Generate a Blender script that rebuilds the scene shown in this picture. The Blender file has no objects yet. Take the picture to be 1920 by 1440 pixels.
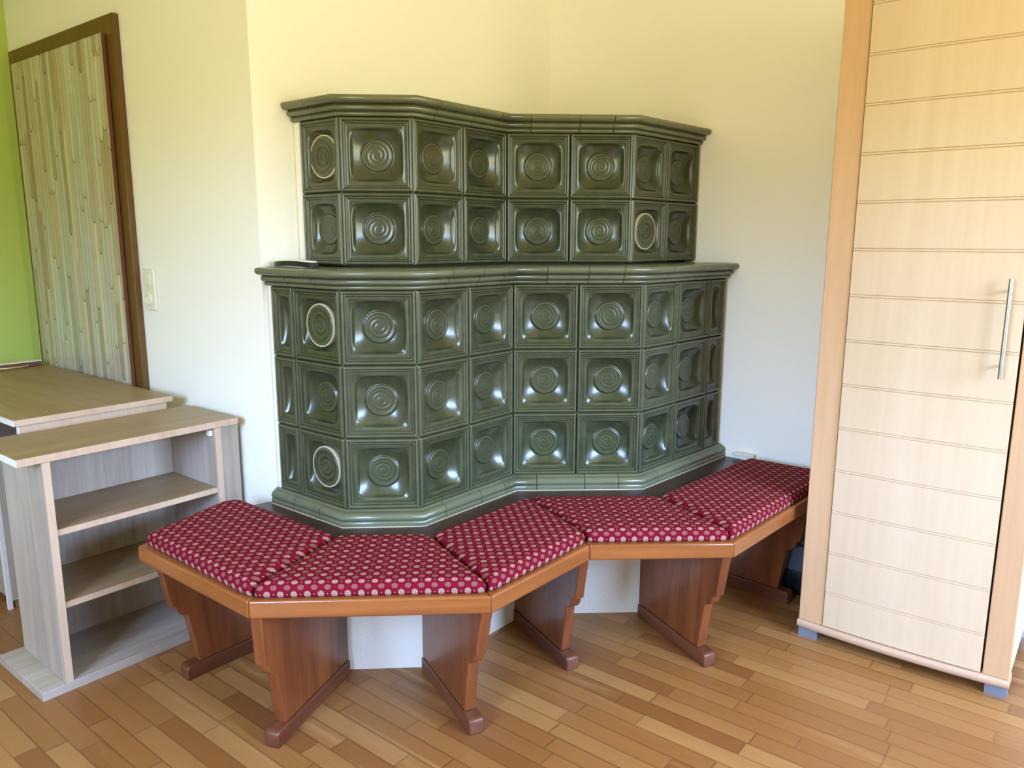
import bpy, bmesh, math, random
from mathutils import Matrix, Vector
random.seed(7)
SC = bpy.context.scene
COL = SC.collection
PI = math.pi
# ------------------------------------------------------------------ helpers
WM = {}                                   # world matrix of every object, by name


def S(r, g, b):
    def f(c):
        c /= 255.0
        return c / 12.92 if c <= .04045 else ((c + .055) / 1.055) ** 2.4
    return (f(r), f(g), f(b), 1.0)


def link(o, parent=None, world=None):
    COL.objects.link(o)
    world = world if world is not None else (WM[parent.name].copy() if parent else Matrix())
    if parent:
        o.parent = parent
        o.matrix_basis = WM[parent.name].inverted() @ world
    else:
        o.matrix_basis = world
    WM[o.name] = world.copy()
    return o


def empty(name, loc, label, cat, group=None):
    o = bpy.data.objects.new(name, None)
    o.empty_display_size = .05
    link(o, None, Matrix.Translation(loc))
    return tag(o, label, cat, group)


def tag(o, label, cat, group=None):
    o['label'] = label
    o['category'] = cat
    if group:
        o['group'] = group
    return o


def mesh_of(bm, name, smooth=False, angle=None):
    bmesh.ops.recalc_face_normals(bm, faces=bm.faces[:])
    me = bpy.data.meshes.new(name)
    bm.to_mesh(me)
    bm.free()
    if smooth:
        me.polygons.foreach_set('use_smooth', [True] * len(me.polygons))
        if angle:
            me.set_sharp_from_angle(angle=math.radians(angle))
    return me


def obj(name, me, m, parent=None, world=None, bevel=0.0, seg=2, kind=None):
    """link a mesh (or bmesh) whose coordinates are local to `world`"""
    if isinstance(me, bmesh.types.BMesh):
        me = mesh_of(me, name)
    if m is not None and not me.materials:
        me.materials.append(m)
    o = bpy.data.objects.new(name, me)
    link(o, parent, world if world is not None else Matrix())
    if bevel:
        b = o.modifiers.new('bevel', 'BEVEL')
        b.width = bevel
        b.segments = seg
        b.limit_method = 'ANGLE'
        b.angle_limit = math.radians(40)
        b.harden_normals = False
        me.polygons.foreach_set('use_smooth', [True] * len(me.polygons))
        me.set_sharp_from_angle(angle=math.radians(50))
    if kind:
        o['kind'] = kind
    return o


def struct(name, bm, m, parent=None, bevel=0.0):
    return obj(name, bm, m, parent, None, bevel, kind=None if parent else 'structure')


def box(bm, x0, x1, y0, y1, z0, z1):
    vs = [bm.verts.new((x, y, z)) for x in (x0, x1) for y in (y0, y1) for z in (z0, z1)]
    for f in ((0, 1, 3, 2), (4, 6, 7, 5), (0, 4, 5, 1), (2, 3, 7, 6), (0, 2, 6, 4), (1, 5, 7, 3)):
        bm.faces.new([vs[i] for i in f])
    return bm


def BX(*a):
    return box(bmesh.new(), *a)


def prism(bm, pts, z0, z1):
    lo = [bm.verts.new((p[0], p[1], z0)) for p in pts]
    hi = [bm.verts.new((p[0], p[1], z1)) for p in pts]
    n = len(pts)
    bm.faces.new(lo[::-1])
    bm.faces.new(hi)
    for i in range(n):
        bm.faces.new((lo[i], lo[(i + 1) % n], hi[(i + 1) % n], hi[i]))
    return bm


def lathe(bm, prof, n=40):
    """prof = [(r,w)...] around local z"""
    rings = []
    for r, w in prof:
        if r < 1e-6:
            rings.append([bm.verts.new((0, 0, w))])
        else:
            rings.append([bm.verts.new((r * math.cos(2 * PI * k / n), r * math.sin(2 * PI * k / n), w)) for k in range(n)])
    for a, b in zip(rings, rings[1:]):
        for k in range(n):
            k2 = (k + 1) % n
            if len(a) == 1 and len(b) == 1:
                continue
            if len(a) == 1:
                bm.faces.new((a[0], b[k], b[k2]))
            elif len(b) == 1:
                bm.faces.new((a[k], b[0], a[k2]))
            else:
                bm.faces.new((a[k], b[k], b[k2], a[k2]))
    return bm


def tube(bm, pts, r, n=12):
    pts = [Vector(p) for p in pts]
    rings = []
    for i, p in enumerate(pts):
        d = (pts[min(i + 1, len(pts) - 1)] - pts[max(i - 1, 0)]).normalized()
        a = d.orthogonal().normalized()
        if rings:
            a = (pa - pa.dot(d) * d).normalized()
        pa = a
        b = d.cross(a)
        rings.append([bm.verts.new(p + r * (math.cos(2 * PI * k / n) * a + math.sin(2 * PI * k / n) * b)) for k in range(n)])
    for A, B in zip(rings, rings[1:]):
        for k in range(n):
            bm.faces.new((A[k], A[(k + 1) % n], B[(k + 1) % n], B[k]))
    bm.faces.new(rings[0][::-1])
    bm.faces.new(rings[-1])
    return bm


def v2(a):
    return Vector((a[0], a[1]))


def outn(a, b):
    """outward normal (towards the room) of a facet walked left to right"""
    d = (v2(b) - v2(a)).normalized()
    return Vector((d.y, -d.x))


def offset_line(pts, o):
    """mitred offset of an open polyline towards the room"""
    pts = [v2(p) for p in pts]
    res = []
    for i, p in enumerate(pts):
        ns = []
        if i > 0:
            ns.append(outn(pts[i - 1], p))
        if i < len(pts) - 1:
            ns.append(outn(p, pts[i + 1]))
        if len(ns) == 1:
            res.append(p + ns[0] * o)
        else:
            m = (ns[0] + ns[1]).normalized()
            res.append(p + m * (o / m.dot(ns[0])))
    return res


def lerp_line(pts, i, t):
    a, b = v2(pts[i]), v2(pts[i + 1])
    return a + (b - a) * t


def sweep_piece(bm, pts, prof, s0, s1):
    """solid piece of a moulding between stations s0=(seg,t), s1=(seg,t)"""
    lines = [offset_line(pts, o) for o, z in prof]
    stations = [s0] + [(k, 0.0) for k in range(s0[0] + 1, s1[0] + 1)] + [s1]
    rings = []
    for (i, t) in stations:
        ring = []
        for (o, z), ln in zip(prof, lines):
            a, b = v2(pts[i]), v2(pts[i + 1])
            if t in (0.0, 1.0):
                p = ln[i + int(t)]
            else:
                p = a + (b - a) * t + outn(a, b) * o
            ring.append(bm.verts.new((p.x, p.y, z)))
        rings.append(ring)
    n = len(prof)
    for A, B in zip(rings, rings[1:]):
        for k in range(n):
            bm.faces.new((A[k], A[(k + 1) % n], B[(k + 1) % n], B[k]))
    bm.faces.new(rings[0][::-1])
    bm.faces.new(rings[-1])


# ------------------------------------------------------------------ node helpers
class NT:
    def __init__(s, name, world=False):
        if world:
            s.m = bpy.data.worlds.new(name)
        else:
            s.m = bpy.data.materials.new(name)
        s.m.use_nodes = True
        s.t = s.m.node_tree
        s.t.nodes.clear()

    def n(s, typ, **kw):
        o = s.t.nodes.new(typ)
        for k, v in kw.items():
            setattr(o, k, v)
        return o

    def put(s, sock, val):
        if isinstance(val, bpy.types.NodeSocket):
            s.t.links.new(val, sock)
        else:
            sock.default_value = val

    def math(s, op, a, b=None, c=None, clamp=False):
        o = s.n('ShaderNodeMath', operation=op, use_clamp=clamp)
        s.put(o.inputs[0], a)
        if b is not None:
            s.put(o.inputs[1], b)
        if c is not None:
            s.put(o.inputs[2], c)
        return o.outputs[0]

    def mix(s, f, a, b, blend='MIX'):
        o = s.n('ShaderNodeMix', data_type='RGBA', blend_type=blend)
        s.put(o.inputs[0], f)
        s.put(o.inputs[6], a)
        s.put(o.inputs[7], b)
        return o.outputs[2]

    def ramp(s, f, stops, interp='LINEAR'):
        o = s.n('ShaderNodeValToRGB')
        s.put(o.inputs[0], f)
        cr = o.color_ramp
        cr.interpolation = interp
        while len(cr.elements) < len(stops):
            cr.elements.new(.5)
        for e, (p, c) in zip(cr.elements, stops):
            e.position = p
            e.color = c if len(c) == 4 else (*c, 1)
        return o.outputs[0]

    def coord(s, which='Object'):
        return s.n('ShaderNodeTexCoord').outputs[which]

    def mapping(s, vec, scale=(1, 1, 1), loc=(0, 0, 0), rot=(0, 0, 0)):
        o = s.n('ShaderNodeMapping')
        s.put(o.inputs[0], vec)
        o.inputs['Location'].default_value = loc
        o.inputs['Rotation'].default_value = rot
        o.inputs['Scale'].default_value = scale
        return o.outputs[0]

    def noise(s, vec, scale, detail=4, rough=.55, dist=0.0, dim='3D', out=0):
        o = s.n('ShaderNodeTexNoise', noise_dimensions=dim)
        s.put(o.inputs['Vector'], vec)
        o.inputs['Scale'].default_value = scale
        o.inputs['Detail'].default_value = detail
        o.inputs['Roughness'].default_value = rough
        o.inputs['Distortion'].default_value = dist
        return o.outputs[out]

    def sep(s, vec):
        o = s.n('ShaderNodeSeparateXYZ')
        s.put(o.inputs[0], vec)
        return o.outputs

    def comb(s, x, y, z=0.0):
        o = s.n('ShaderNodeCombineXYZ')
        for i, v in enumerate((x, y, z)):
            s.put(o.inputs[i], v)
        return o.outputs[0]

    def white(s, vec, out=0):
        o = s.n('ShaderNodeTexWhiteNoise', noise_dimensions='3D')
        s.put(o.inputs[0], vec)
        return o.outputs[out]

    def bump(s, h, strength=.2, dist=.002):
        o = s.n('ShaderNodeBump')
        s.put(o.inputs['Height'], h)
        o.inputs['Strength'].default_value = strength
        o.inputs['Distance'].default_value = dist
        return o.outputs[0]

    def principled(s, col, rough=.5, normal=None, metallic=0.0, spec=.5, coat=0.0, coat_rough=.1):
        b = s.n('ShaderNodeBsdfPrincipled')
        s.put(b.inputs['Base Color'], col)
        s.put(b.inputs['Roughness'], rough)
        b.inputs['Metallic'].default_value = metallic
        b.inputs['Specular IOR Level'].default_value = spec
        b.inputs['Coat Weight'].default_value = coat
        b.inputs['Coat Roughness'].default_value = coat_rough
        if normal is not None:
            s.put(b.inputs['Normal'], normal)
        o = s.n('ShaderNodeOutputMaterial')
        s.t.links.new(b.outputs[0], o.inputs[0])
        return s.m


def plain(name, col, rough=.5, metallic=0.0, var=.06):
    t = NT(name)
    f = t.noise(t.coord(), 30, 3)
    c = t.mix(f, tuple(x * (1 - var) for x in col[:3]) + (1,), tuple(min(1, x * (1 + var)) for x in col[:3]) + (1,))
    return t.principled(c, rough, metallic=metallic)


def wall_mat(name, col, bump=.12, scale=90):
    t = NT(name)
    v = t.coord()
    big = t.noise(v, 1.6, 3)
    c = t.mix(big, tuple(x * .965 for x in col[:3]) + (1,), col)
    spots = t.noise(v, 14, 2)
    f = t.ramp(spots, [(.72, (0, 0, 0)), (.82, (1, 1, 1))])
    c = t.mix(t.math('MULTIPLY', f, .12), c, tuple(x * .75 for x in col[:3]) + (1,))
    h = t.noise(v, scale, 4, .6)
    return t.principled(c, .85, t.bump(h, bump, .004), spec=.2)


def wood(name, dark, mid, light, axis='Z', rough=.4, stretch=14, scale=7.0, coat=0.0, knots=0.0, ring=.35, spec=.4):
    """grain runs along the local axis"""
    t = NT(name)
    v = t.coord()
    rnd = t.n('ShaderNodeObjectInfo').outputs['Random']
    add = t.n('ShaderNodeVectorMath', operation='ADD')
    t.put(add.inputs[0], v)
    t.put(add.inputs[1], t.comb(t.math('MULTIPLY', rnd, 7.3), t.math('MULTIPLY', rnd, 3.1), t.math('MULTIPLY', rnd, 5.7)))
    v = add.outputs[0]
    k = 1.0 / stretch
    sc = {'X': (k, 1, 1), 'Y': (1, k, 1), 'Z': (1, 1, k)}[axis]
    m = t.mapping(v, sc)
    big = t.noise(m, scale, 3, .5, .6)
    fine = t.noise(m, scale * 9, 5, .65, .2)
    rings = t.math('FRACT', t.math('MULTIPLY', big, 7.0))
    rings = t.math('ABSOLUTE', t.math('SUBTRACT', rings, .5))
    f = t.math('ADD', t.math('MULTIPLY', big, .55), t.math('MULTIPLY', fine, .45))
    f = t.math('ADD', t.math('MULTIPLY', f, 1 - ring * .5), t.math('MULTIPLY', rings, ring))
    c = t.ramp(f, [(.22, dark), (.5, mid), (.78, light)])
    if knots:
        vo = t.n('ShaderNodeTexVoronoi', feature='F1')
        t.put(vo.inputs['Vector'], t.mapping(v, {'X': (.55, 1, 1), 'Y': (1, .55, 1), 'Z': (1, 1, .55)}[axis]))
        vo.inputs['Scale'].default_value = knots
        kf = t.ramp(vo.outputs['Distance'], [(.05, (1, 1, 1)), (.13, (0, 0, 0))])
        c = t.mix(t.math('MULTIPLY', kf, .65), c, tuple(x * .3 for x in dark[:3]) + (1,))
    return t.principled(c, rough, t.bump(fine, .06, .002), coat=coat, spec=spec)


# ------------------------------------------------------------------ materials
M = {}
M['plaster'] = wall_mat('cream plaster paint', S(247, 244, 230))
M['plaster_white'] = wall_mat('white roughcast', S(238, 234, 220), .5, 60)
M['lime'] = wall_mat('lime green paint', S(186, 206, 104))
M['ceil'] = wall_mat('ceiling paint', S(248, 236, 188))


def floor_mat():
    t = NT('strip parquet')
    x, y, z = t.sep(t.coord())
    w = .0591
    xr = t.math('DIVIDE', t.math('SUBTRACT', x, 1.003), w)
    row = t.math('FLOOR', xr)
    fx = t.math('FRACT', xr)
    r1 = t.white(t.comb(row, 3.7, 1.1))
    L = t.math('ADD', t.math('MULTIPLY', t.white(t.comb(row, 9.2, 4.4)), .14), .27)
    yl = t.math('ADD', t.math('DIVIDE', y, L), t.math('MULTIPLY', r1, 5.0))
    cell = t.math('FLOOR', yl)
    fy = t.math('FRACT', yl)
    rc = t.white(t.comb(row, cell, 2.0))
    rc2 = t.white(t.comb(row, cell, 8.0))
    base = t.ramp(rc, [(0, S(136, 87, 43)), (.2, S(149, 100, 52)), (.55, S(158, 109, 58)), (.8, S(166, 118, 66)), (1, S(180, 134, 80))])
    gv = t.comb(t.math('ADD', t.math('MULTIPLY', x, 1.0), t.math('MULTIPLY', rc2, 9.0)), t.math('MULTIPLY', y, .06), t.math('MULTIPLY', rc, 5.0))
    g = t.noise(gv, 42, 5, .6, .4)
    g2 = t.noise(gv, 9, 3, .5, 1.2)
    c = t.mix(t.math('MULTIPLY', t.math('SUBTRACT', 1.0, g), .55), base, S(128, 80, 42))
    streak = t.ramp(g2, [(.60, (0, 0, 0)), (.72, (1, 1, 1))])
    c = t.mix(t.math('MULTIPLY', streak, .28), c, S(222, 178, 118))
    vo = t.n('ShaderNodeTexVoronoi', feature='F1')
    t.put(vo.inputs['Vector'], t.mapping(t.coord(), (1, .6, 1)))
    vo.inputs['Scale'].default_value = 4.2
    kn = t.ramp(vo.outputs['Distance'], [(.018, (1, 1, 1)), (.05, (0, 0, 0))])
    c = t.mix(t.math('MULTIPLY', kn, .75), c, S(70, 42, 22))
    ex = t.math('MULTIPLY', t.math('MINIMUM', fx, t.math('SUBTRACT', 1.0, fx)), w)
    ey = t.math('MULTIPLY', t.math('MINIMUM', fy, t.math('SUBTRACT', 1.0, fy)), L)
    e = t.math('MINIMUM', ex, ey)
    seam = t.ramp(e, [(.0002, (1, 1, 1)), (.0014, (0, 0, 0))])
    c = t.mix(t.math('MULTIPLY', seam, t.math('ADD', .35, t.math('MULTIPLY', r1, .45))), c, S(84, 52, 28))
    rough = t.math('ADD', .30, t.math('MULTIPLY', g, .16))
    return t.principled(c, rough, t.bump(t.math('SUBTRACT', t.math('MULTIPLY', g, .15), seam), .12, .001), spec=.45)


M['floor'] = floor_mat()


def glaze():
    t = NT('green stove glaze')
    v = t.coord()
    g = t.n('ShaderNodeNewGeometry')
    rnd = t.n('ShaderNodeObjectInfo').outputs['Random']
    isl = g.outputs['Random Per Island']
    n1 = t.noise(v, 16, 4, .6)
    n2 = t.noise(v, 70, 3, .6)
    c = t.ramp(n1, [(.25, S(35, 42, 25)), (.5, S(49, 57, 36)), (.8, S(66, 72, 48))])
    tone = t.math('ADD', t.math('MULTIPLY', rnd, .22), t.math('MULTIPLY', isl, .22))
    c = t.mix(tone, c, S(92, 92, 62))
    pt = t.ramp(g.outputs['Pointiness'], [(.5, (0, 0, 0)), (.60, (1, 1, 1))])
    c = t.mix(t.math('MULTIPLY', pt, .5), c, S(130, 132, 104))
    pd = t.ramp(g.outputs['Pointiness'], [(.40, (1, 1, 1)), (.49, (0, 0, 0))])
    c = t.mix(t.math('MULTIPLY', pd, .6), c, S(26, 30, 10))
    rough = t.math('ADD', .17, t.math('MULTIPLY', n1, .14))
    return t.principled(c, rough, t.bump(t.math('ADD', n1, t.math('MULTIPLY', n2, .3)), .10, .004), spec=.6)


M['glaze'] = glaze()
M['grout'] = plain('stove grout', S(92, 92, 72), .8)
M['mortar'] = plain('light mortar', S(214, 204, 176), .9)
M['oak_v'] = wood('grey oak vertical', S(134, 118, 104), S(172, 157, 141), S(198, 185, 169), 'Z', .5, 16, 6, ring=.18)
M['oak_x'] = wood('grey oak lengthwise', S(124, 102, 73), S(151, 127, 92), S(169, 147, 112), 'X', .42, 16, 6, ring=.15)
M['oak_y'] = wood('grey oak crosswise', S(124, 102, 73), S(151, 127, 92), S(169, 147, 112), 'Y', .42, 16, 6, ring=.15)
M['oak_base'] = wood('grey oak base', S(146, 132, 118), S(178, 164, 148), S(200, 188, 172), 'X', .5, 16, 6, ring=.18)
M['oak_edge'] = wood('grey oak edge band', S(170, 140, 112), S(192, 162, 132), S(208, 180, 152), 'Z', .5, 16, 6, ring=.1)
M['white_edge'] = plain('white edge band', S(232, 226, 220), .5)
M['pine_z'] = wood('stained pine upright', S(82, 40, 20), S(118, 63, 31), S(142, 82, 43), 'Z', .32, 12, 6, coat=.25, knots=2.6)
M['pine_x'] = wood('stained pine rail', S(114, 60, 28), S(146, 84, 40), S(168, 104, 54), 'X', .3, 18, 7, coat=.3, knots=0)
M['pine_foot'] = wood('stained pine foot', S(78, 42, 26), S(104, 58, 36), S(124, 76, 50), 'X', .4, 12, 7, coat=.1)
M['pine_dark'] = wood('dark stained seat board', S(44, 28, 22), S(62, 42, 34), S(80, 58, 48), 'X', .3, 14, 7)
M['maple_door'] = wood('pale maple door', S(206, 180, 144), S(216, 192, 158), S(226, 204, 174), 'Z', .42, 16, 4, ring=.12)
M['maple_stile'] = wood('honey maple frame', S(192, 150, 108), S(206, 165, 122), S(216, 178, 136), 'Z', .42, 16, 5, ring=.12)
M['maple_base'] = wood('honey maple base', S(188, 154, 124), S(202, 170, 140), S(214, 184, 156), 'Y', .42, 16, 5, ring=.12)
M['steel'] = plain('brushed steel', S(206, 204, 200), .28, 1.0)
M['grey_plastic'] = plain('grey plastic', S(118, 124, 136), .5)
M['black'] = plain('black plastic', S(24, 26, 30), .35)
M['inside_shade'] = plain('cabinet inside shade', S(30, 22, 16), .8)  # near-black colour stands in for shade inside the wardrobe and its door gaps
M['white_plastic'] = plain('white plastic', S(232, 226, 204), .35)
M['brass'] = plain('pale brass', S(214, 196, 140), .3, .9)
M['door_brown'] = wood('brown lacquered frame', S(84, 58, 22), S(102, 72, 30), S(116, 84, 38), 'Z', .35, 20, 8, ring=.1)
M['board_brown'] = plain('brown board edge', S(104, 60, 36), .5)
M['cloth_grey'] = plain('grey woven cloth', S(86, 92, 104), .9)


def door_leaf_mat():
    t = NT('printed driftwood strips')
    x, y, z = t.sep(t.coord())
    w = .032
    yr = t.math('DIVIDE', t.math('ADD', y, t.math('MULTIPLY', t.noise(t.comb(0, y, t.math('MULTIPLY', z, .15)), 9, 2), .02)), w)
    col = t.math('FLOOR', yr)
    fx = t.math('SUBTRACT', t.math('FRACT', yr), .5)
    r1 = t.white(t.comb(col, 1.3, 2.2))
    L = t.math('ADD', .22, t.math('MULTIPLY', t.white(t.comb(col, 5.3, .2)), .4))
    zz = t.math('ADD', z, t.math('MULTIPLY', t.math('MULTIPLY', fx, fx), -.10))
    zr = t.math('ADD', t.math('DIVIDE', zz, L), t.math('MULTIPLY', r1, 7.0))
    cell = t.math('FLOOR', zr)
    fz = t.math('MULTIPLY', t.math('FRACT', zr), L)
    rc = t.white(t.comb(col, cell, 3.0))
    rc2 = t.white(t.comb(col, cell, 6.0))
    base = t.ramp(rc, [(0, S(172, 158, 132)), (.25, S(202, 192, 166)), (.45, S(192, 196, 178)), (.65, S(216, 208, 184)), (.85, S(202, 210, 198)), (1, S(156, 136, 108))])
    g = t.noise(t.comb(t.math('ADD', y, t.math('MULTIPLY', rc, 3.0)), t.math('MULTIPLY', z, .05), rc2), 55, 5, .65, .5)
    c = t.mix(t.math('MULTIPLY', t.ramp(g, [(.35, (0, 0, 0)), (.7, (1, 1, 1))]), .42), base, S(146, 122, 86))
    ex = t.math('SUBTRACT', .5, t.math('ABSOLUTE', fx))
    seam = t.ramp(ex, [(.02, (1, 1, 1)), (.09, (0, 0, 0))])
    c = t.mix(t.math('MULTIPLY', seam, .55), c, S(108, 90, 58))
    end = t.ramp(fz, [(.0045, (1, 1, 1)), (.0075, (0, 0, 0))])
    endm = t.math('MULTIPLY', end, t.math('GREATER_THAN', rc2, .30))
    c = t.mix(t.math('MULTIPLY', endm, .85), c, S(70, 62, 44))
    return t.principled(c, .16, spec=.4)


M['leaf'] = door_leaf_mat()


def fabric():
    t = NT('red rosette weave')
    uv = t.n('ShaderNodeUVMap')
    u, v, _ = t.sep(uv.outputs[0])
    a, b = .0330, .0186
    vr = t.math('DIVIDE', v, b)
    row = t.math('FLOOR', vr)
    odd = t.math('FLOORED_MODULO', row, 2.0)
    ur = t.math('ADD', t.math('DIVIDE', u, a), t.math('MULTIPLY', odd, .5))
    dx = t.math('MULTIPLY', t.math('SUBTRACT', t.math('FRACT', ur), .5), a)
    dy = t.math('MULTIPLY', t.math('SUBTRACT', t.math('FRACT', vr), .5), b)
    r = t.math('SQRT', t.math('ADD', t.math('MULTIPLY', dx, dx), t.math('MULTIPLY', dy, dy)))
    ang = t.math('ARCTAN2', dy, dx)
    spk = t.math('GREATER_THAN', t.math('ABSOLUTE', t.math('SINE', t.math('ADD', t.math('MULTIPLY', ang, 4.0), t.math('MULTIPLY', r, 180.0)))) , .55)
    ring = t.math('GREATER_THAN', t.math('SINE', t.math('MULTIPLY', r, 1500.0)), -.75)
    disc = t.math('LESS_THAN', r, .0082)
    mask = t.math('MULTIPLY', disc, t.math('MULTIPLY', spk, ring))
    soft = t.math('MULTIPLY', disc, .22)
    mask = t.math('MAXIMUM', mask, soft)
    # little dots between the rosettes of the pale rows
    dx2 = t.math('MULTIPLY', t.math('SUBTRACT', t.math('FRACT', t.math('ADD', ur, .5)), .5), a)
    r2 = t.math('SQRT', t.math('ADD', t.math('MULTIPLY', dx2, dx2), t.math('MULTIPLY', dy, dy)))
    dot = t.math('MULTIPLY', t.math('LESS_THAN', r2, .0014), odd)
    mask = t.math('MAXIMUM', mask, t.math('MULTIPLY', dot, .8))
    rose = t.mix(odd, S(138, 104, 88), S(186, 158, 142))
    wv = t.noise(t.comb(u, v, 0), 900, 2)
    red = t.mix(wv, S(94, 9, 28), S(128, 18, 38))
    c = t.mix(mask, red, rose)
    h = t.math('ADD', t.math('MULTIPLY', mask, .5), wv)
    m = t.principled(c, .88, t.bump(h, .35, .0012), spec=.08)
    bs = [n for n in t.t.nodes if n.type == 'BSDF_PRINCIPLED'][0]
    bs.inputs['Sheen Weight'].default_value = .0
    return m


M['fabric'] = fabric()
# ------------------------------------------------------------------ key measures (metres; X along the stove's long side, Y to the far left)
H = 1.313
DW = 1.45                                  # door wall plane X
W2 = 2.955                                 # right wall plane X
WB = (Vector((1.45, 2.185)), Vector((2.955, 2.140)))   # back wall
YL = 4.02                                  # lime green wall plane Y
CZ = 2.52
P = .2257                                  # tile pitch
ZS = .440                                  # bench seat height
ZL, ZU = .489, 1.232                       # bottom of lower / upper tile rows
SHELF = 1.2262

e1 = Vector((1.4685, 1.8251))
e2 = Vector((1.6201, 1.6579))
e3 = Vector((2.0715, 1.6499))
e4 = Vector((2.3683, 1.3098))
rD = (Vector((2.8182, 1.2726)) - e4).normalized()
LOW = [Vector((1.468, 2.180)), e1, e2, e3, e4, e4 + rD * .583]
u1 = Vector((1.5969, 1.9578))
u2 = Vector((1.7485, 1.7906))
u3 = Vector((2.1999, 1.7826))
u4 = Vector((2.4967, 1.4425))
UP = [Vector((1.5965, 2.178)), u1, u2, u3, u4, u4 + rD * .455]

# ------------------------------------------------------------------ the room
XS = -1.5                                  # window wall behind the camera on the left
YF = -2.1                                  # window wall behind the camera on the right
T = .12
struct('floor', BX(-1.62, 3.1, YF - T, 4.2, -.08, 0), M['floor'])
struct('ceiling', BX(-1.62, 3.1, YF - T, 4.2, CZ, CZ + .1), M['ceil'])
bm = bmesh.new()
prism(bm, [(DW, 2.185), (W2, 2.140), (W2, 2.40), (DW + .25, 2.40), (DW + .25, YL + T), (DW, YL + T)], 0, CZ)
wb = struct('wall_back', bm, M['plaster'])
struct('wall_right', BX(W2, W2 + T, YF - T, 2.4, 0, CZ), M['plaster'])
struct('wall_left', BX(-1.62, DW, YL, YL + T, 0, CZ), M['lime'])


def wall_hole(name, axis, pos, thick, a0, a1, holes, mat):
    """wall slab along the other axis with rectangular window openings"""
    bm = bmesh.new()
    cuts = [a0]
    for h in holes:
        cuts += [h[0], h[1]]
    cuts.append(a1)

    def B(s0, s1, z0, z1):
        if axis == 'Y':
            box(bm, s0, s1, pos - thick, pos, z0, z1)
        else:
            box(bm, pos - thick, pos, s0, s1, z0, z1)
    for i in range(0, len(cuts), 2):
        B(cuts[i], cuts[i + 1], 0, CZ)
    for (s0, s1, z0, z1) in holes:
        B(s0, s1, 0, z0)
        B(s0, s1, z1, CZ)
    return struct(name, bm, mat)


WIN_F = [(.75, 2.5, .95, 2.2)]
WIN_S = [(.3, 1.5, .95, 2.2)]
wall_hole('wall_front', 'Y', YF, T, XS - T, W2, WIN_F, M['plaster'])
wall_hole('wall_side', 'X', XS, T, YF - T, YL, WIN_S, M['plaster'])


def window(n, axis, pos, s0, s1, z0, z1):
    bm = bmesh.new()

    def B(a0, a1, b0, b1):
        if axis == 'Y':
            box(bm, a0, a1, pos - .09, pos - .03, b0, b1)
        else:
            box(bm, pos - .09, pos - .03, a0, a1, b0, b1)
    f = .06
    B(s0, s0 + f, z0, z1)
    B(s1 - f, s1, z0, z1)
    B(s0 + f, s1 - f, z0, z0 + f)
    B(s0 + f, s1 - f, z1 - f, z1)
    mid = (s0 + s1) / 2
    B(mid - .05, mid + .05, z0 + f, z1 - f)
    struct('window_%d' % n, bm, M['white_plastic'])
    # daylight portal in the opening
    L = bpy.data.lights.new('daylight_portal', 'AREA')
    L.shape = 'RECTANGLE'
    L.size, L.size_y = s1 - s0, z1 - z0
    L.cycles.is_portal = True
    o = bpy.data.objects.new('daylight_portal', L)
    COL.objects.link(o)
    if axis == 'Y':
        o.location = (mid, pos - T, (z0 + z1) / 2)
        o.rotation_euler = (PI / 2, 0, 0)
    else:
        o.location = (pos - T, mid, (z0 + z1) / 2)
        o.rotation_euler = (PI / 2, 0, -PI / 2)


for i, w in enumerate(WIN_F):
    window(i + 1, 'Y', YF, *w)
for i, w in enumerate(WIN_S):
    window(i + 2, 'X', XS, *w)

# the covered door in the door wall: frame proud of the wall, leaf proud of the frame
dr = bpy.data.objects.new('door_1', None)
link(dr, None, Matrix.Translation((DW, 3.47, 0)))
dr['kind'] = 'structure'
bm = bmesh.new()
XF = 1.425
box(bm, XF, DW - .001, 2.985, 3.055, 0, 2.115)
box(bm, XF, DW - .001, 3.893, 3.963, 0, 2.115)
box(bm, XF, DW - .001, 3.055, 3.893, 2.045, 2.115)
struct('door_frame', bm, M['door_brown'], dr, .003)
lf = struct('door_panel', BX(1.408, XF - .004, 3.046, 3.897, .01, 2.051), M['leaf'], dr)
struct('panel_edge', BX(1.4085, XF - .004, 3.0415, 3.0458, .01, 2.051), M['board_brown'], dr)

# ------------------------------------------------------------------ the tiled stove
stove = empty('tiled_stove', (2.1, 1.75, 0), 'tall green glazed tile stove filling the corner behind the bench', 'stove')

XE = [0, .0012, .0025, .0045, .007, .0095, .0115, .013, .0142, .0156, .017, .0185, .020, .0215, .0235, .026, .0285, .0305]
LIP = [(0, -.006), (.0012, -.005), (.0025, .0005), (.0045, .0035), (.007, .0045), (.0095, .0042), (.0115, .0022), (.013, -.0012), (.0142, -.0018),
       (.0156, -.0002), (.017, .0002), (.0185, -.0018), (.020, -.0042), (.0215, -.0046), (.0235, -.004), (.026, -.0042), (.0285, -.0046), (.0305, -.005)]


def lip(e):
    for (a, ha), (b, hb) in zip(LIP, LIP[1:]):
        if e <= b:
            return ha + (hb - ha) * (e - a) / (b - a)
    return LIP[-1][1]


def sstep(a, b, x):
    t = max(0, min(1, (x - a) / (b - a)))
    return t * t * (3 - 2 * t)


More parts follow.
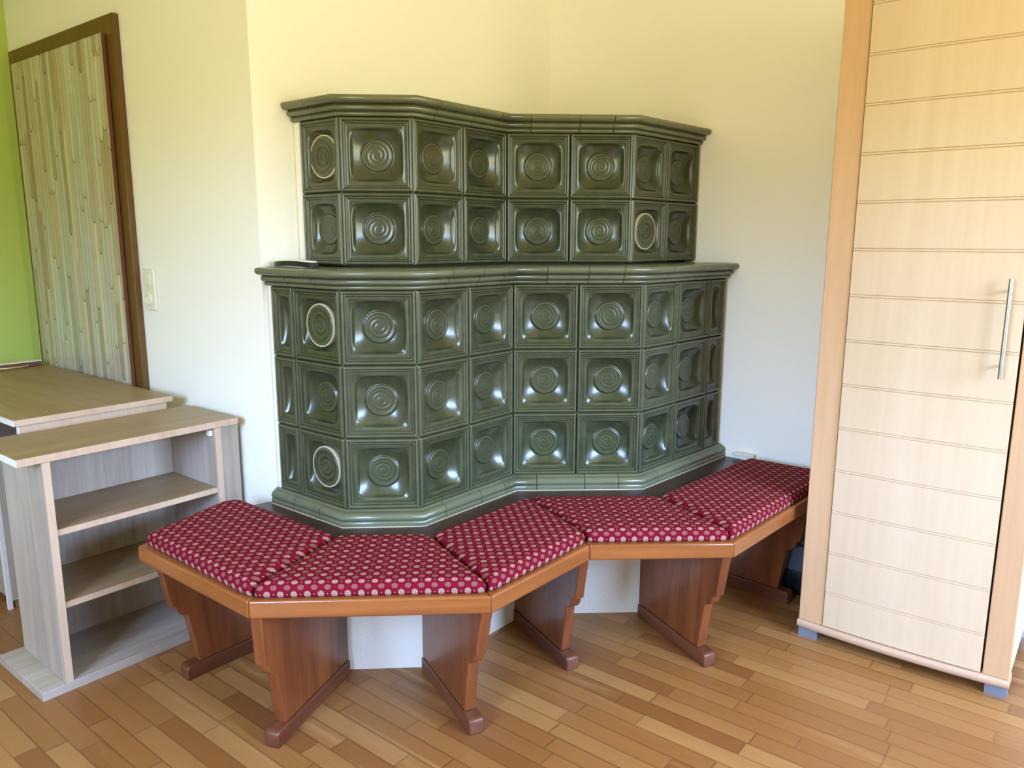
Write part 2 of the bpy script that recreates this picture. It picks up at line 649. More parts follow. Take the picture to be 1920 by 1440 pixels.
def tile_mesh(name, W, disc=True, nd=64):
    Hh = P
    bm = bmesh.new()

    def axis(L, n):
        a = [-L / 2 + e for e in XE]
        inner = L - 2 * .0305
        a += [-inner / 2 + inner * k / n for k in range(1, n)]
        a += [L / 2 - e for e in reversed(XE)]
        return a
    xs = axis(W, max(24, int(nd * (W - .061) / (P - .061))))
    ys = axis(Hh, nd)
    A, B = W / 2 - .0305, Hh / 2 - .0305
    D = .033 if W > .15 else .020
    grid = []
    for y in ys:
        rowv = []
        for x in xs:
            e = min(W / 2 - abs(x), Hh / 2 - abs(y))
            if e < .0305 - 1e-6:
                w = lip(max(0, e))
            else:
                nx, ny_ = abs(x) / A, abs(y) / B
                se = (nx ** 10 + ny_ ** 10) ** .1
                s4 = (nx ** 2.5 + ny_ ** 2.5) ** .4
                wall = sstep(0, .10, 1 - se)
                q = max(0.0, 1 - (s4 / 1.10) ** 2.2)
                w = -.005 - wall * (.0035 + D * q)
                # soften the pillow towards rounded corners
                if disc:
                    r = math.hypot(x, y)
                    th = math.atan2(y, x)
                    d = -.0270
                    if r < .06:
                        ridge = math.sin(2 * PI * r / .0132 - th)
                        env = sstep(.004, .010, r) * (1 - sstep(.037, .042, r))
                        d += .00058 * ridge * env
                        d += .0015 * math.exp(-((r - .0450) / .0030) ** 2)
                    k = 1 - sstep(.0450, .0515, r)
                    w = w * (1 - k) + d * k
            rowv.append(bm.verts.new((x, y, w)))
        grid.append(rowv)
    for j in range(len(ys) - 1):
        for i in range(len(xs) - 1):
            bm.faces.new((grid[j][i], grid[j][i + 1], grid[j + 1][i + 1], grid[j + 1][i]))
    # close the back so that the tile is solid
    border = [grid[0][i] for i in range(len(xs))] + [grid[j][-1] for j in range(1, len(ys))] + \
             [grid[-1][i] for i in range(len(xs) - 2, -1, -1)] + [grid[j][0] for j in range(len(ys) - 2, 0, -1)]
    back = [bm.verts.new((v.co.x, v.co.y, -.046)) for v in border]
    n = len(border)
    for i in range(n):
        bm.faces.new((border[i], back[i], back[(i + 1) % n], border[(i + 1) % n]))
    bm.faces.new(back)
    return mesh_of(bm, name, True)


WU = .190                                  # the trimmed tile beside the wall
TM = {'full': tile_mesh('tile_full', P), 'half': tile_mesh('tile_half', P / 2, False), 'bowl': tile_mesh('tile_bowl', P, False),
      'trim': tile_mesh('tile_trim', WU, True), 'trimbowl': tile_mesh('tile_trim_bowl', WU, False)}
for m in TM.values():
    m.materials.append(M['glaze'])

bm = bmesh.new()
prof = [(0, -.016), (.0035, -.0155), (.006, -.0135), (.009, -.0155), (.012, -.0165), (.016, -.0145), (.020, -.0125), (.0235, -.0155), (.027, -.0170),
        (.032, -.0150), (.036, -.0120), (.041, -.0125), (.046, -.0145), (.052, -.0125), (.058, -.0105), (.0615, -.0120), (.0625, -.0150), (.0625, -.034), (0, -.034)]
lathe(bm, prof, 48)
PLUG = mesh_of(bm, 'cleaning_plug', True)
PLUG.materials.append(M['glaze'])
bm = bmesh.new()
lathe(bm, [(.0628, -.034), (.0628, -.0150), (.0640, -.0128), (.0662, -.0130), (.0672, -.0165), (.0672, -.034), (.0628, -.034)], 48)
RING = mesh_of(bm, 'mortar_ring', True)
RING.materials.append(M['mortar'])


def frame_at(p, D, z, center_off):
    """matrix with local x along the facet, y up, z out of the stove"""
    n = Vector((D.y, -D.x))
    c = v2(p) + D * center_off
    m = Matrix(((D.x, 0, n.x, c.x), (D.y, 0, n.y, c.y), (0, 1, 0, z), (0, 0, 0, 1)))
    return m


def facet_tiles(tier, a, D, items, z0, rows, plugs=()):
    """items = [(kind, width)] from left to right starting at point a"""
    s = 0.0
    for ci, (kind, w) in enumerate(items):
        for r in range(rows):
            z = z0 + P * (rows - 1 - r) + P / 2
            k = kind
            if (ci, r) in plugs:
                k = 'bowl' if kind == 'full' else 'trimbowl'
            mw = frame_at(a, D, z, s + w / 2)
            sx = 1.0
            o = obj('stove_tile', TM[k], None, tier, mw)
            if (ci, r) in plugs:
                obj('cleaning_plug', PLUG, None, tier, mw)['label'] = 'round cleaning plug with ringed face'
                obj('mortar_ring', RING, None, tier, mw)['label'] = 'pale mortar ring'
        s += w


def core(name, line, z0, z1, inset=.0465):
    ins = offset_line(line, -inset)
    pts = [tuple(p) for p in ins]
    pts = [(pts[0][0], 2.1795)] + pts[1:-1] + [(2.951, pts[-1][1])]
    pts += [(2.951, 2.1370), (pts[0][0], 2.1800)]
    pts = [(x, min(y, 2.184 - (x - 1.45) * .0299 - .002)) for x, y in pts]
    pts[-1] = (pts[-1][0], pts[-1][1])
    # drop the duplicate first corner
    pts = pts[1:] if abs(pts[0][0] - pts[-1][0]) < 1e-6 and abs(pts[0][1] - pts[-1][1]) < 2e-3 else pts
    return prism(bmesh.new(), pts, z0, z1)


low_t = obj('lower_tier', core('lower_tier', LOW, ZS, SHELF - .001), M['grout'], stove)
up_t = obj('upper_tier', core('upper_tier', UP, SHELF, 1.738), M['grout'], stove)

dirs = lambda ln, i: (v2(ln[i + 1]) - v2(ln[i])).normalized()
# lower tier: half + full | full | 2 | 2 | 2 + half
dL = dirs(LOW, 0)
facet_tiles(low_t, e1 - dL * P * 1.5, dL, [('half', P / 2), ('full', P)], ZL, 3, {(1, 0), (1, 2)})
facet_tiles(low_t, e1, dirs(LOW, 1), [('full', P)], ZL, 3)
facet_tiles(low_t, e2, dirs(LOW, 2), [('full', P)] * 2, ZL, 3)
facet_tiles(low_t, e3, dirs(LOW, 3), [('full', P)] * 2, ZL, 3)
facet_tiles(low_t, e4, rD, [('full', P), ('full', P), ('half', P / 2)], ZL, 3)
# upper tier
dU = dirs(UP, 0)
facet_tiles(up_t, u1 - dU * WU, dU, [('trim', WU)], ZU, 2, {(0, 0)})
facet_tiles(up_t, u1, dirs(UP, 1), [('full', P)], ZU, 2)
facet_tiles(up_t, u2, dirs(UP, 2), [('full', P)] * 2, ZU, 2)
facet_tiles(up_t, u3, dirs(UP, 3), [('full', P)] * 2, ZU, 2)
facet_tiles(up_t, u4, rD, [('full', P)] * 2, ZU, 2, {(0, 1)})

# mouldings, each laid in short glazed pieces with open joints
SQ = lambda pr, z: [(o, z + h) for o, h in pr]
CORN = [(-.03, 0), (.003, 0), (.009, .001), (.0125, .005), (.0125, .009), (.009, .0125), (.0095, .014), (.017, .015), (.0235, .018), (.0255, .023),
        (.0245, .028), (.020, .0315), (.0205, .033), (.031, .034), (.040, .037), (.0455, .042), (.047, .048), (.045, .054), (.0395, .0575), (.030, .0585), (-.03, .0585)]
BASE = [(-.03, 0), (.029, 0), (.0305, .003), (.0305, .013), (.028, .0165), (.0265, .0175), (.0285, .0195), (.0305, .024), (.0295, .031), (.0255, .037), (.019, .0415),
        (.0125, .0435), (.0115, .0455), (.0095, .0480), (.004, .0488), (-.03, .0488)]


def moulding(name, line, prof, parent, extra=0.0):
    bm = bmesh.new()
    segs = len(line) - 1
    lens = [(v2(line[i + 1]) - v2(line[i])).length for i in range(segs)]
    st = []
    for i, L in enumerate(lens):
        if L > .4:
            cand = [.085 + extra, L / 2 + .03, L - .075]
        elif L > .26:
            cand = [L * .35, L - .10]
        elif L > .2 and i == 0:
            cand = [L * .5]
        else:
            cand = []
        for c in cand:
            st.append((i, c / L, .0011 / L))
    cur = (0, 0.0)
    for (i, t, g) in st:
        sweep_piece(bm, line, prof, cur, (i, t - g))
        cur = (i, t + g)
    sweep_piece(bm, line, prof, cur, (segs - 1, 1.0))
    me = mesh_of(bm, name, True, 48)
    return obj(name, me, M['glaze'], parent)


moulding('upper_cornice', UP, SQ(CORN, ZU + 2 * P), stove)
moulding('shelf_cornice', LOW, SQ(CORN, ZL + 3 * P + .0005), stove, .03)
moulding('base_moulding', LOW, SQ(BASE, ZS + .0015), stove)
# glazed shelf slab between the cornice and the upper tier
ins = offset_line(LOW, .005)
pts = [tuple(p) for p in ins]
pts[0] = (pts[0][0], 2.178)
pts[-1] = (2.950, pts[-1][1])
pts += [(2.950, 2.136), (1.60, 2.176)]
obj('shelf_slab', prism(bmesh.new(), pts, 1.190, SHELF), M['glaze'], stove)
# cream plaster fillets against the wall
bm = bmesh.new()
box(bm, 1.4665, 1.52, 2.1645, 2.1815, ZS, 1.17)
obj('plaster_strip', bm, M['plaster_white'], stove, None, .004)
bm = bmesh.new()
box(bm, 1.5945, 1.64, u1.y + WU + .001, 2.1785, SHELF, 1.6830)
obj('plaster_strip', bm, M['plaster_white'], stove, None, .004)
bm = bmesh.new()
sweep_piece(bm, LOW, [(-.02, ZS), (.0325, ZS), (.0325, ZS + .0018), (-.02, ZS + .0018)], (0, 0.0), (4, 1.0))
obj('grout_seam', bm, M['mortar'], stove)
# rough white masonry foot under the bench
PL = offset_line(LOW, .090)
pts = [tuple(p) for p in PL]
pts[0] = (1.378, 2.170)
pts[-1] = (2.948, pts[-1][1])
pts += [(2.948, 2.130), (1.455, 2.174), (1.449, 2.18)]
obj('masonry_foot', prism(bmesh.new(), pts, 0, .4085), M['plaster_white'], stove)

# ------------------------------------------------------------------ the bench
bench = empty('corner_bench', (1.6, 1.2, 0), 'stained wooden bench wrapping round the foot of the green stove', 'bench')
b0, b1, b2, b3, b4 = (Vector(p) for p in ((.975, 2.164), (.974, 1.605), (1.372, 1.158), (1.8025, 1.1465), (2.083, .825)))
bD = Vector((math.cos(math.radians(-4.0)), math.sin(math.radians(-4.0))))
b5 = b4 + bD * (2.948 - 2.083) / bD.x
bl = Vector((1.300, 2.255))
OUT = [bl, b0, b1, b2, b3, b4, b5]
INN = offset_line(OUT, -.034)
ZA = .392


def local_frame(a, D, z=0.0):
    n = Vector((-D.y, D.x))
    return Matrix(((D.x, n.x, 0, a.x), (D.y, n.y, 0, a.y), (0, 0, 1, z), (0, 0, 0, 1)))


for i in range(6):
    a, b, c, d = OUT[i], OUT[i + 1], INN[i + 1], INN[i]
    D = (b - a).normalized()
    mw = local_frame(a, D)
    inv = mw.inverted()
    pts = [(inv @ Vector((p.x, p.y, 0))) for p in (a, b, c, d)]
    # shave 0.3 mm at each mitre so that the joint reads
    bm = prism(bmesh.new(), [(p.x + (.0003 if k in (0, 3) else -.0003), p.y) for k, p in enumerate(pts)], ZA, ZS)
    obj('seat_rail', bm, M['pine_x'], bench, mw, .0055, 3)
INS = offset_line(OUT, -.0345)
back = [tuple(p) for p in offset_line(LOW, .012)]
back = [(1.4435, 2.172), *back[1:-1], (2.948, back[-1][1])]
pts = [tuple(p) for p in INS] + back[::-1] + [(1.4435, 2.20)]
pts[0] = (1.303, 2.226)
obj('seat_board', prism(bmesh.new(), pts, .410, ZS - .0005), M['pine_dark'], bench)

TOPZ = ZA
PROF = [(.026, TOPZ), (.045, .249), (.056, .247)]
PROF += [(.0565 + .0335 * (1 - math.cos(a)), .247 - .040 * math.sin(a)) for a in [PI / 2 * k / 7 for k in range(1, 8)]]
PROF += [(.108, .100), (.116, .0465)]


def leg(a, ang, dend=.49, sh=0.0, prof=PROF):
    D = Vector((math.cos(math.radians(ang)), math.sin(math.radians(ang))))
    mw = local_frame(a, D)
    th = .0165
    poly = [(d + sh * min(1, max(0, (.30 - z) / .06)), z) for d, z in prof] + [(dend, .0465), (dend, TOPZ)]
    bm = bmesh.new()
    A = [bm.verts.new((d, -th, z)) for d, z in poly]
    B = [bm.verts.new((d, th, z)) for d, z in poly]
    bm.faces.new(A)
    bm.faces.new(B[::-1])
    n = len(poly)
    for i in range(n):
        bm.faces.new((A[i], B[i], B[(i + 1) % n], A[(i + 1) % n]))
    lg = obj('leg_panel', bm, M['pine_z'], bench, mw, .0022, 2)
    f = [(.072 + sh, 0), (.071 + sh, .030), (.073 + sh, .040), (.080 + sh, .0455), (.090 + sh, .046), (dend, .046), (dend, 0)]
    tf = .0215
    bm = bmesh.new()
    A = [bm.verts.new((d, -tf, z)) for d, z in f]
    B = [bm.verts.new((d, tf, z)) for d, z in f]
    bm.faces.new(A)
    bm.faces.new(B[::-1])
    n = len(f)
    for i in range(n):
        bm.faces.new((A[i], B[i], B[(i + 1) % n], A[(i + 1) % n]))
    obj('foot', bm, M['pine_foot'], lg, mw, .003, 2)




def reach(a, ang):
    """distance along the leg to the masonry foot"""
    D = Vector((math.cos(math.radians(ang)), math.sin(math.radians(ang))))
    best = 9
    for o in (-.022, 0, .022):
        q = a + Vector((-D.y, D.x)) * o
        for p0, p1 in zip(PL, PL[1:]):
            e = p1 - p0
            den = D.x * e.y - D.y * e.x
            if abs(den) < 1e-9:
                continue
            r = p0 - q
            t = (r.x * e.y - r.y * e.x) / den
            k = (r.x * D.y - r.y * D.x) / den
            if t > .2 and -.05 <= k <= 1.05:
                best = min(best, t)
    return best - .003


leg(Vector((.975, 2.110)), 0.0, .398, .008)
leg(b1, 21.0, reach(b1, 21.0), -.012)
leg(b2, 66.0, reach(b2, 66.0), .022)
leg(b3, 66.0, reach(b3, 66.0), .010)
leg(b4, 63.0, reach(b4, 63.0), .010)
l6 = b4 + bD * .625
leg(l6, 85.0, reach(l6, 85.0))

# ------------------------------------------------------------------ cushions


def poly_offset(pts, o):
    """inward offset of a counter-clockwise convex polygon"""
    n = len(pts)
    res = []
    for i in range(n):
        p0, p1, p2 = pts[i - 1], pts[i], pts[(i + 1) % n]
        da, db = (p1 - p0).normalized(), (p2 - p1).normalized()
        na, nb = Vector((-da.y, da.x)), Vector((-db.y, db.x))
        m = (na + nb).normalized()
        res.append(p1 + m * (o / max(.3, m.dot(na))))
    return res


def round_poly(pts, r, k=4):
    res = []
    n = len(pts)
    for i in range(n):
        p0, p1, p2 = pts[i - 1], pts[i], pts[(i + 1) % n]
        a = p1 + (p0 - p1).normalized() * r
        b = p1 + (p2 - p1).normalized() * r
        for j in range(k + 1):
            t = j / k
            res.append((1 - t) ** 2 * a + 2 * t * (1 - t) * p1 + t * t * b)
    return res


def cushion(pts, fi, label, h=.040):
    """pts counter-clockwise; the front edge runs from pts[fi] to pts[fi+1]"""
    pts = [Vector(p) for p in pts]
    a, b = pts[fi], pts[(fi + 1) % len(pts)]
    D = (b - a).normalized()
    mw = local_frame(a, D, ZS + .0008)
    inv = mw.inverted()
    loc = [v2(inv @ Vector((p.x, p.y, 0))) for p in pts]
    rings = [(.006, 0.0), (.0015, .004), (0, .012), (.0005, .020), (.003, .027), (.008, .033), (.016, .0372), (.028, .0392), (.05, .0400)]
    bm = bmesh.new()
    uvl = bm.loops.layers.uv.new('UVMap')
    R = []
    for o, z in rings:
        q = round_poly(poly_offset(loc, o), max(.006, .016 - o * .1), 4)
        R.append([bm.verts.new((p.x, p.y, z * h / .040)) for p in q])
    n = len(R[0])
    for A, B in zip(R, R[1:]):
        for k in range(n):
            bm.faces.new((A[k], A[(k + 1) % n], B[(k + 1) % n], B[k]))
    bm.faces.new(R[-1])
    bm.faces.new(R[0][::-1])
    bmesh.ops.triangulate(bm, faces=[f for f in bm.faces if len(f.verts) > 4])
    wid = max(p.x for p in loc)
    for f in bm.faces:
        for l in f.loops:
            x, y, z = l.vert.co
            s = min(1.0, max(0.0, z / .03))
            l[uvl].uv = (x + 3.0, y + z * .92 + 2.9945)
    me = mesh_of(bm, 'seat_cushion', True, 60)
    o = obj('seat_cushion', me, M['fabric'], None, mw)
    tag(o, label, 'cushion', 'red rosette cushions on the bench')
    return o


def band(p, q, o):
    """points p,q shifted sideways by o (to the left of p->q)"""
    d = (q - p).normalized()
    n = Vector((-d.y, d.x))
    return p + n * o, q + n * o


# corners of the run: outer (front) corner and inner (back) corner of every mitre
F = offset_line(OUT, -.013)
f0, f1, f2, f3, f4 = F[1], F[2], F[3], F[4], F[5]
i1, i2, i3, i4 = Vector((1.347, 1.716)), Vector((1.517, 1.512)), Vector((1.955, 1.490)), Vector((2.240, 1.158))
g = .0035


def mitre(fr, bk, side):
    d = (bk - fr).normalized()
    n = Vector((-d.y, d.x)) * g * side
    return fr + n, bk + n


# section 1 (ccw seen from above): front edge runs with rising Y reversed, so list ccw
m1f, m1b = mitre(f1, i1, 1)
cushion([m1f, Vector((1.338, m1b.y)), Vector((1.342, 2.214)), Vector((1.290, 2.238)), Vector((.992, 2.152))][::1],
        4, 'red patterned cushion at the left end of the bench beside the open shelf unit')
a1f, a1b = mitre(f1, i1, -1)
a2f, a2b = mitre(f2, i2, 1)
cushion([a1f, a2f, a2b, a1b], 0, 'red patterned cushion on the foremost bench section before the narrow stove front')
c2f, c2b = mitre(f2, i2, -1)
c3f, c3b = mitre(f3, i3, 1)
cushion([c2f, c3f, c3b, c2b], 0, 'middle red patterned cushion, third from either end of the bench')
d3f, d3b = mitre(f3, i3, -1)
d4f, d4b = mitre(f4, i4, 1)
cushion([d3f, d4f, d4b, d3b], 0, 'red patterned cushion just left of the one running behind the wardrobe')
h4f, h4b = mitre(f4, i4, -1)
e5 = b4 + bD * .79
nn = Vector((-bD.y, bD.x))
cushion([h4f, e5 + nn * .013, Vector((2.872, 1.100)), Vector((2.80, 1.112)), h4b], 0,
        'red patterned cushion at the right end of the bench, partly hidden by the wardrobe')

# ------------------------------------------------------------------ open shelf unit
su = empty('shelf_unit', (1.08, 2.55, 0), 'open grey oak shelf unit standing left of the bench', 'shelf')
XA, XB, YS, YB = .742, 1.414, 2.314, 2.625
sd0, sd1 = .803, 1.326
obj('base_board', BX(.737, 1.412, 2.312, YB + .02, 0, .028), M['oak_base'], su, None, .0015)
obj('side_panel', BX(sd0, sd0 + .0215, YS + .003, YB, .028, .698), M['oak_v'], su, None, .001)
obj('side_panel', BX(sd1, sd1 + .0215, YS + .003, YB, .028, .698), M['oak_v'], su, None, .001)
obj('edge_band', BX(sd0 + .0005, sd0 + .021, YS, YS + .0029, .028, .698), M['oak_edge'], su)
obj('edge_band', BX(sd1 + .0005, sd1 + .021, YS, YS + .0029, .028, .698), M['oak_edge'], su)
obj('back_panel', BX(sd0 + .0215, sd1, YB - .016, YB, .028, .698), M['oak_v'], su)
obj('filler_panel', BX(sd1 + .0225, 1.436, 2.356, 2.374, .0285, .697), M['oak_v'], su)
for z0 in (.476, .254):
    s = obj('shelf_board', BX(sd0 + .0218, sd1 - .0003, YS + .010, YB - .0165, z0, z0 + .018), M['oak_x'], su)
    obj('edge_band', BX(sd0 + .0218, sd1 - .0003, YS + .007, YS + .0099, z0, z0 + .018), M['oak_edge'], s)
tp = obj('top_board', BX(XA, XB, YS + .004, 2.635, .6985, .720), M['oak_x'], su, None, .002)
bm = bmesh.new()
box(bm, XA, XB, YS, YS + .0038, .6985, .720)
obj('edge_band', bm, M['oak_edge'], tp, None, .0015)
obj('edge_band', BX(XA - .0012, XA - .0001, YS + .0015, 2.635, .6995, .719), M['white_edge'], tp)
obj('catch', BX(1.314, 1.3255, 2.330, 2.345, .672, .690), M['white_plastic'], su)

# ------------------------------------------------------------------ desk
dk = empty('desk', (1.1, 3.2, 0), 'low grey oak desk pushed against the covered door behind the shelf unit', 'desk')
DX0, DX1, DY0, DY1, DZ = .857, 1.372, 2.662, 3.82, .757
dt = obj('desk_top', BX(DX0 + .002, DX1, DY0 + .002, DY1, DZ - .019, DZ), M['oak_y'], dk, None, .001)
obj('edge_band', BX(DX0 + .002, DX1, DY0, DY0 + .0018, DZ - .0188, DZ - .0003), M['oak_edge'], dt)
obj('edge_band', BX(DX0, DX0 + .0018, DY0, DY1, DZ - .0188, DZ - .0003), M['white_edge'], dt)
ep = obj('end_panel', BX(DX0 + .018, DX1 - .02, DY0 + .010, DY0 + .028, 0, DZ - .019), M['oak_edge'], dk)
obj('edge_band', BX(DX0 + .0162, DX0 + .0178, DY0 + .010, DY0 + .028, 0, DZ - .019), M['white_edge'], ep)
obj('end_panel', BX(DX0 + .018, DX1 - .02, DY1 - .05, DY1 - .032, 0, DZ - .019), M['oak_v'], dk)
pd = obj('pedestal', BX(.905, 1.33, 3.02, 3.42, .03, DZ - .15), M['oak_v'], dk)
obj('edge_band', BX(.8905, .9045, 3.02, 3.036, 0, DZ - .15), M['white_edge'], pd)
obj('plinth_rail', BX(.905, 1.33, 3.03, 3.045, 0, .0295), M['oak_x'], pd)

# loose drawer front with bow handle lying at the far end of the desk top
df = empty('drawer_front', (1.2, 3.80, DZ), 'narrow brown board with white top edge and brass bow handle lying on the desk', 'board')
obj('board', BX(.95, 1.352, 3.765, 3.800, DZ + .0008, DZ + .0205), M['board_brown'], df, None, .001)
obj('top_edge', BX(.95, 1.352, 3.763, 3.800, DZ + .0207, DZ + .0245), M['white_plastic'], df)
bm = bmesh.new()
yb = 3.765
tube(bm, [(1.165, yb, DZ + .011), (1.165, yb - .022, DZ + .010), (1.170, yb - .030, DZ + .009), (1.20, yb - .033, DZ + .008), (1.255, yb - .033, DZ + .008),
          (1.285, yb - .030, DZ + .009), (1.290, yb - .022, DZ + .010), (1.290, yb, DZ + .011)], .0045, 10)
obj('handle', mesh_of(bm, 'handle', True, 60), M['brass'], df)

# ------------------------------------------------------------------ wardrobe
wd = empty('wardrobe', (2.72, .45, 0), 'tall pale maple wardrobe with grooved door at the right edge', 'wardrobe')
WX, WXB, WY0, WY1, WZ0, WZ1 = 2.493, 2.940, .149, .751, .060, 2.06
obj('side_panel', BX(WX + .020, WXB, WY1 - .020, WY1, WZ0, WZ1), M['maple_stile'], wd)
obj('side_panel', BX(WX + .020, WXB, WY0, WY0 + .020, WZ0, WZ1), M['maple_door'], wd)
obj('back_panel', BX(WXB - .006, WXB, WY0 + .0205, WY1 - .0205, WZ0, WZ1 - .02), M['inside_shade'], wd)
obj('top_panel', BX(WX + .020, WXB - .0065, WY0 + .0205, WY1 - .0205, WZ1 - .02, WZ1), M['maple_stile'], wd)
obj('bottom_panel', BX(WX + .030, WXB - .0065, WY0 + .0205, WY1 - .0205, WZ0, WZ0 + .02), M['inside_shade'], wd)
obj('frame_stile', BX(WX, WX + .0195, .674, WY1, WZ0, WZ1), M['maple_stile'], wd, None, .0025)
obj('frame_stile', BX(WX, WX + .0195, WY0, .215, WZ0, WZ1), M['maple_stile'], wd, None, .0025)
obj('gap_shade_strip', BX(WX + .020, WX + .0295, WY0 + .021, .30, WZ0 + .021, WZ1 - .021), M['inside_shade'], wd)  # dark strips added behind both door gaps, shade put into their colour
obj('gap_shade_strip', BX(WX + .020, WX + .0295, .60, WY1 - .021, WZ0 + .021, WZ1 - .021), M['inside_shade'], wd)


def bow(y, a):
    t = (y - .45) / .30
    return a * (1 - t * t)


# bowed base board with a rounded nose
prof = [(.060, WZ0 - .0005), (.0005, WZ0 - .0005), (-.0035, WZ0 - .0025), (-.006, WZ0 - .007), (-.0065, WZ0 - .014), (-.005, WZ0 - .020), (-.001, WZ0 - .0245), (.060, WZ0 - .025)]
bm = bmesh.new()
rings = []
for k in range(25):
    y = WY0 - .003 + (WY1 - WY0 + .006) * k / 24
    rings.append([bm.verts.new((WX + dx - (bow(y, .017) if dx < .03 else 0), y, z)) for dx, z in prof])
for A, B in zip(rings, rings[1:]):
    for k in range(len(prof)):
        bm.faces.new((A[k], A[(k + 1) % len(prof)], B[(k + 1) % len(prof)], B[k]))
bm.faces.new(rings[0])
bm.faces.new(rings[-1][::-1])
obj('base_board', mesh_of(bm, 'base_board', True, 45), M['maple_base'], wd)
# bowed door with paired fine grooves
zs = [WZ0 + .004]
gz = [.1805 + .13825 * k for k in range(14)]
for z in gz:
    zs += [z - .0052, z - .0036, z - .0020, z + .0020, z + .0036, z + .0052]
zs.append(WZ1 - .022)
deep = {}
for z in gz:
    deep[round(z - .0036, 5)] = .0030
    deep[round(z + .0036, 5)] = .0030
dy0, dy1 = .2205, .6715
bm = bmesh.new()
ny = 16
G = []
for z in zs:
    G.append([bm.verts.new((WX + .001 - bow(dy0 + (dy1 - dy0) * k / ny, .011) + deep.get(round(z, 5), 0), dy0 + (dy1 - dy0) * k / ny, z)) for k in range(ny + 1)])
for A, B in zip(G, G[1:]):
    for k in range(ny):
        bm.faces.new((A[k], A[k + 1], B[k + 1], B[k]))
bd = [v for v in G[0]] + [r[-1] for r in G[1:]] + [v for v in reversed(G[-1][:-1])] + [r[0] for r in reversed(G[1:-1])]
bk = [bm.verts.new((WX + .019, v.co.y, v.co.z)) for v in bd]
for i in range(len(bd)):
    j = (i + 1) % len(bd)
    bm.faces.new((bd[i], bk[i], bk[j], bd[j]))
bm.faces.new(bk)
me = mesh_of(bm, 'door', True, 20)
dor = obj('door', me, M['maple_door'], wd)
bm = bmesh.new()
hx = WX - .034
tube(bm, [(hx, .2555, .942), (hx, .2555, 1.214)], .0062, 16)
for z in (.975, 1.181):
    tube(bm, [(hx + .004, .2555, z), (WX - .003, .2555, z)], .004, 10)
obj('handle', mesh_of(bm, 'handle', True, 50), M['steel'], dor)
for (ya, yb_) in ((.689, .750), (.150, .206)):
    obj('foot', BX(WX + .004, WX + .06, ya, yb_, 0, WZ0 - .0252), M['grey_plastic'], wd)
    obj('foot', BX(WXB - .08, WXB - .02, ya, yb_, 0, WZ0 - .0008), M['grey_plastic'], wd)

# ------------------------------------------------------------------ small things
rc = empty('remote_control', (1.497, 2.07, SHELF), 'slim black remote with pale top lying on the stove ledge by the wall', 'remote')
bmA, bmB = bmesh.new(), bmesh.new()


def slab(bm, zoff, zthick, hw, L0, L1):
    R = []
    for k in range(17):
        t = k / 16
        y = L0 + (L1 - L0) * t
        arch = .004 * math.sin(PI * t)
        e = hw * (1 - .5 * abs(2 * t - 1) ** 6)
        R.append([bm.verts.new(v) for v in ((1.497 - e, y, SHELF + zoff + arch), (1.497 + e, y, SHELF + zoff + arch),
                                            (1.497 + e * .9, y, SHELF + zoff + zthick + arch), (1.497 - e * .9, y, SHELF + zoff + zthick + arch))])
    for A, B in zip(R, R[1:]):
        for k in range(4):
            bm.faces.new((A[k], A[(k + 1) % 4], B[(k + 1) % 4], B[k]))
    bm.faces.new(R[0][::-1])
    bm.faces.new(R[-1])


slab(bmA, .0008, .0155, .022, 1.965, 2.165)
obj('body', mesh_of(bmA, 'body', True, 40), M['black'], rc)
slab(bmB, .0165, .0035, .019, 1.972, 2.160)
obj('faceplate', mesh_of(bmB, 'faceplate', True, 40), M['white_plastic'], rc)

sw = empty('light_switch', (DW, 2.912, 1.125), 'cream double plate with rocker switch above a socket', 'switch')
obj('plate', BX(DW - .011, DW - .0006, 2.866, 2.950, 1.046, 1.203), M['white_plastic'], sw, None, .004, 3)
obj('rocker', BX(DW - .0165, DW - .0112, 2.888, 2.930, 1.140, 1.188), M['white_plastic'], sw, None, .0012)
bm = bmesh.new()
lathe(bm, [(0, .0015), (.0165, .0015), (.0178, .0062), (.0195, .0070), (.0215, .0062), (.0222, 0), (0, 0)], 32)
mw = Matrix(((0, 0, -1, DW - .0112), (-1, 0, 0, 2.909), (0, 1, 0, 1.088), (0, 0, 0, 1)))
obj('socket', mesh_of(bm, 'socket', True, 40), M['white_plastic'], sw, mw)

br = bmesh.new()
prof = [(1.196, .4445), (1.196, .452), (1.188, .4565), (1.176, .4585), (1.108, .4585), (1.103, .458), (1.103, .4445)]
A = [br.verts.new((2.928, y, z + .012)) for y, z in prof]
B = [br.verts.new((2.953, y, z + .012)) for y, z in prof]
br.faces.new(A)
br.faces.new(B[::-1])
for i in range(len(prof)):
    j = (i + 1) % len(prof)
    br.faces.new((A[i], B[i], B[j], A[j]))
o = obj('wall_bracket', br, M['white_plastic'], None, None, .002)
tag(o, 'small white plastic bracket on the right wall above the bench', 'bracket')

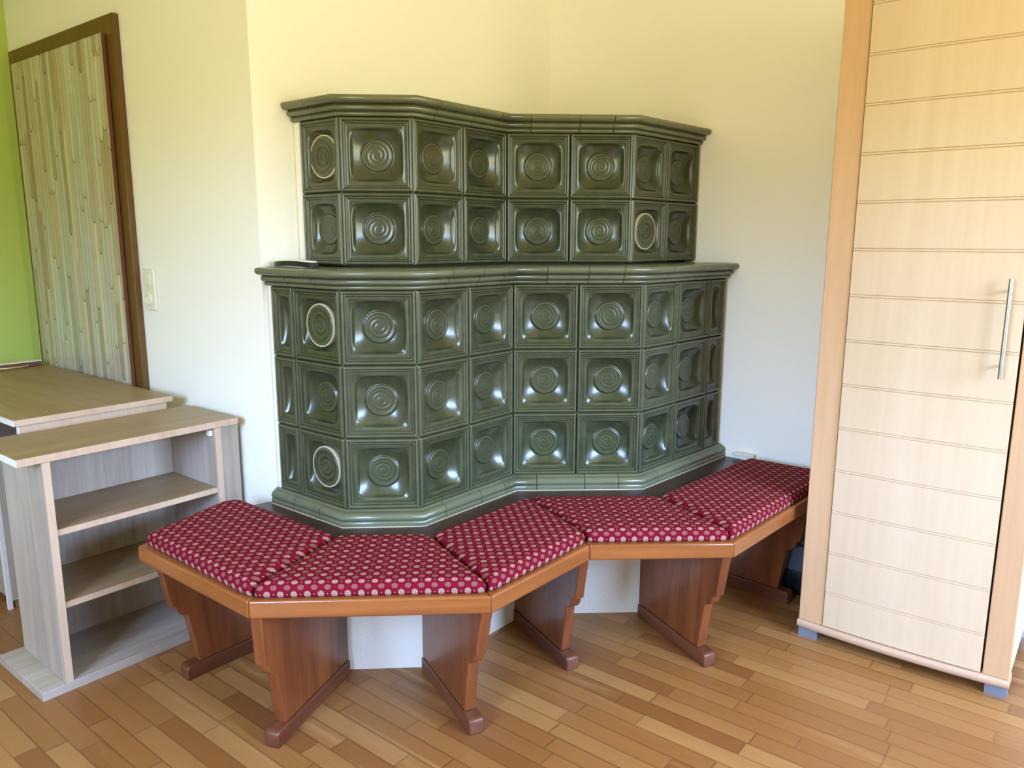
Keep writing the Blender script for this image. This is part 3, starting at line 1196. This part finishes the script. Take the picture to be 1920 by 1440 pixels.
bg = empty('bag', (2.86, .86, 0), 'black bag standing under the right end of the bench behind the wardrobe', 'bag')
bm = bmesh.new()
R = []
for k, (z, s) in enumerate(((.001, .90), (.012, 1.0), (.10, 1.0), (.19, .97), (.245, .88), (.268, .70), (.274, .4))):
    ring = []
    for j in range(20):
        a = 2 * PI * j / 20
        ca, sa = math.cos(a), math.sin(a)
        ex = math.copysign(abs(ca) ** .5, ca) * .055 * s
        ey = math.copysign(abs(sa) ** .5, sa) * .105 * s
        ring.append(bm.verts.new((2.845 + ex, .895 + ey, z)))
    R.append(ring)
for A, B in zip(R, R[1:]):
    for k in range(20):
        bm.faces.new((A[k], A[(k + 1) % 20], B[(k + 1) % 20], B[k]))
bm.faces.new(R[0][::-1])
bm.faces.new(R[-1])
obj('body', mesh_of(bm, 'body', True, 60), M['black'], bg)
obj('pocket', BX(2.778, 2.7888, .83, .93, .10, .20), M['cloth_grey'], bg, None, .004)

# ------------------------------------------------------------------ daylight
w = NT('daylight', True)
SC.world = w.m
x, y, z = w.sep(w.coord('Generated'))
c = w.ramp(w.math('ADD', w.math('MULTIPLY', z, .5), .5), [
    (0.0, (.46, .44, .28, 1)), (.485, (.58, .55, .34, 1)), (.515, (.36, .37, .20, 1)), (.545, (.52, .58, .46, 1)), (.585, (1.0, 1.48, 2.5, 1)), (1.0, (.86, 1.36, 2.5, 1))])
bgN = w.n('ShaderNodeBackground')
w.put(bgN.inputs[0], c)
bgN.inputs[1].default_value = 7.0
wo = w.n('ShaderNodeOutputWorld')
w.t.links.new(bgN.outputs[0], wo.inputs[0])

# ------------------------------------------------------------------ camera
f, pit, rol, a = 1448.89, .1845, .0024, -.8972
A1 = Vector((math.sin(a), math.cos(a), 0))
A2 = Vector((A1.y, -A1.x, 0))
cp, sp, cr, sr = math.cos(pit), math.sin(pit), math.cos(rol), math.sin(rol)
R0, U0, F0 = Vector((1, 0, 0)), Vector((0, sp, cp)), Vector((0, cp, -sp))
R0, U0 = cr * R0 + sr * U0, -sr * R0 + cr * U0
to = lambda v: Vector((v.dot(A2), v.dot(A1), v.z))
Rv, Uv, Fv = to(R0), to(U0), to(F0)
cd = bpy.data.cameras.new('camera')
cd.sensor_fit = 'HORIZONTAL'
cd.sensor_width = 36.0
cd.lens = f / 1920 * 36.0
cd.clip_start = .05
cam = bpy.data.objects.new('camera', cd)
COL.objects.link(cam)
cam.matrix_world = Matrix(((Rv.x, Uv.x, -Fv.x, 0), (Rv.y, Uv.y, -Fv.y, 0), (Rv.z, Uv.z, -Fv.z, H), (0, 0, 0, 1)))
SC.camera = cam

SC.view_settings.view_transform = 'Standard'
SC.view_settings.look = 'None'
SC.view_settings.exposure = 1.78
SC.view_settings.gamma = 1.0
SC.view_settings.use_curve_mapping = False
SC.cycles.use_denoising = True
SC.cycles.max_bounces = 10
SC.cycles.diffuse_bounces = 6
SC.cycles.sample_clamp_indirect = 6.0
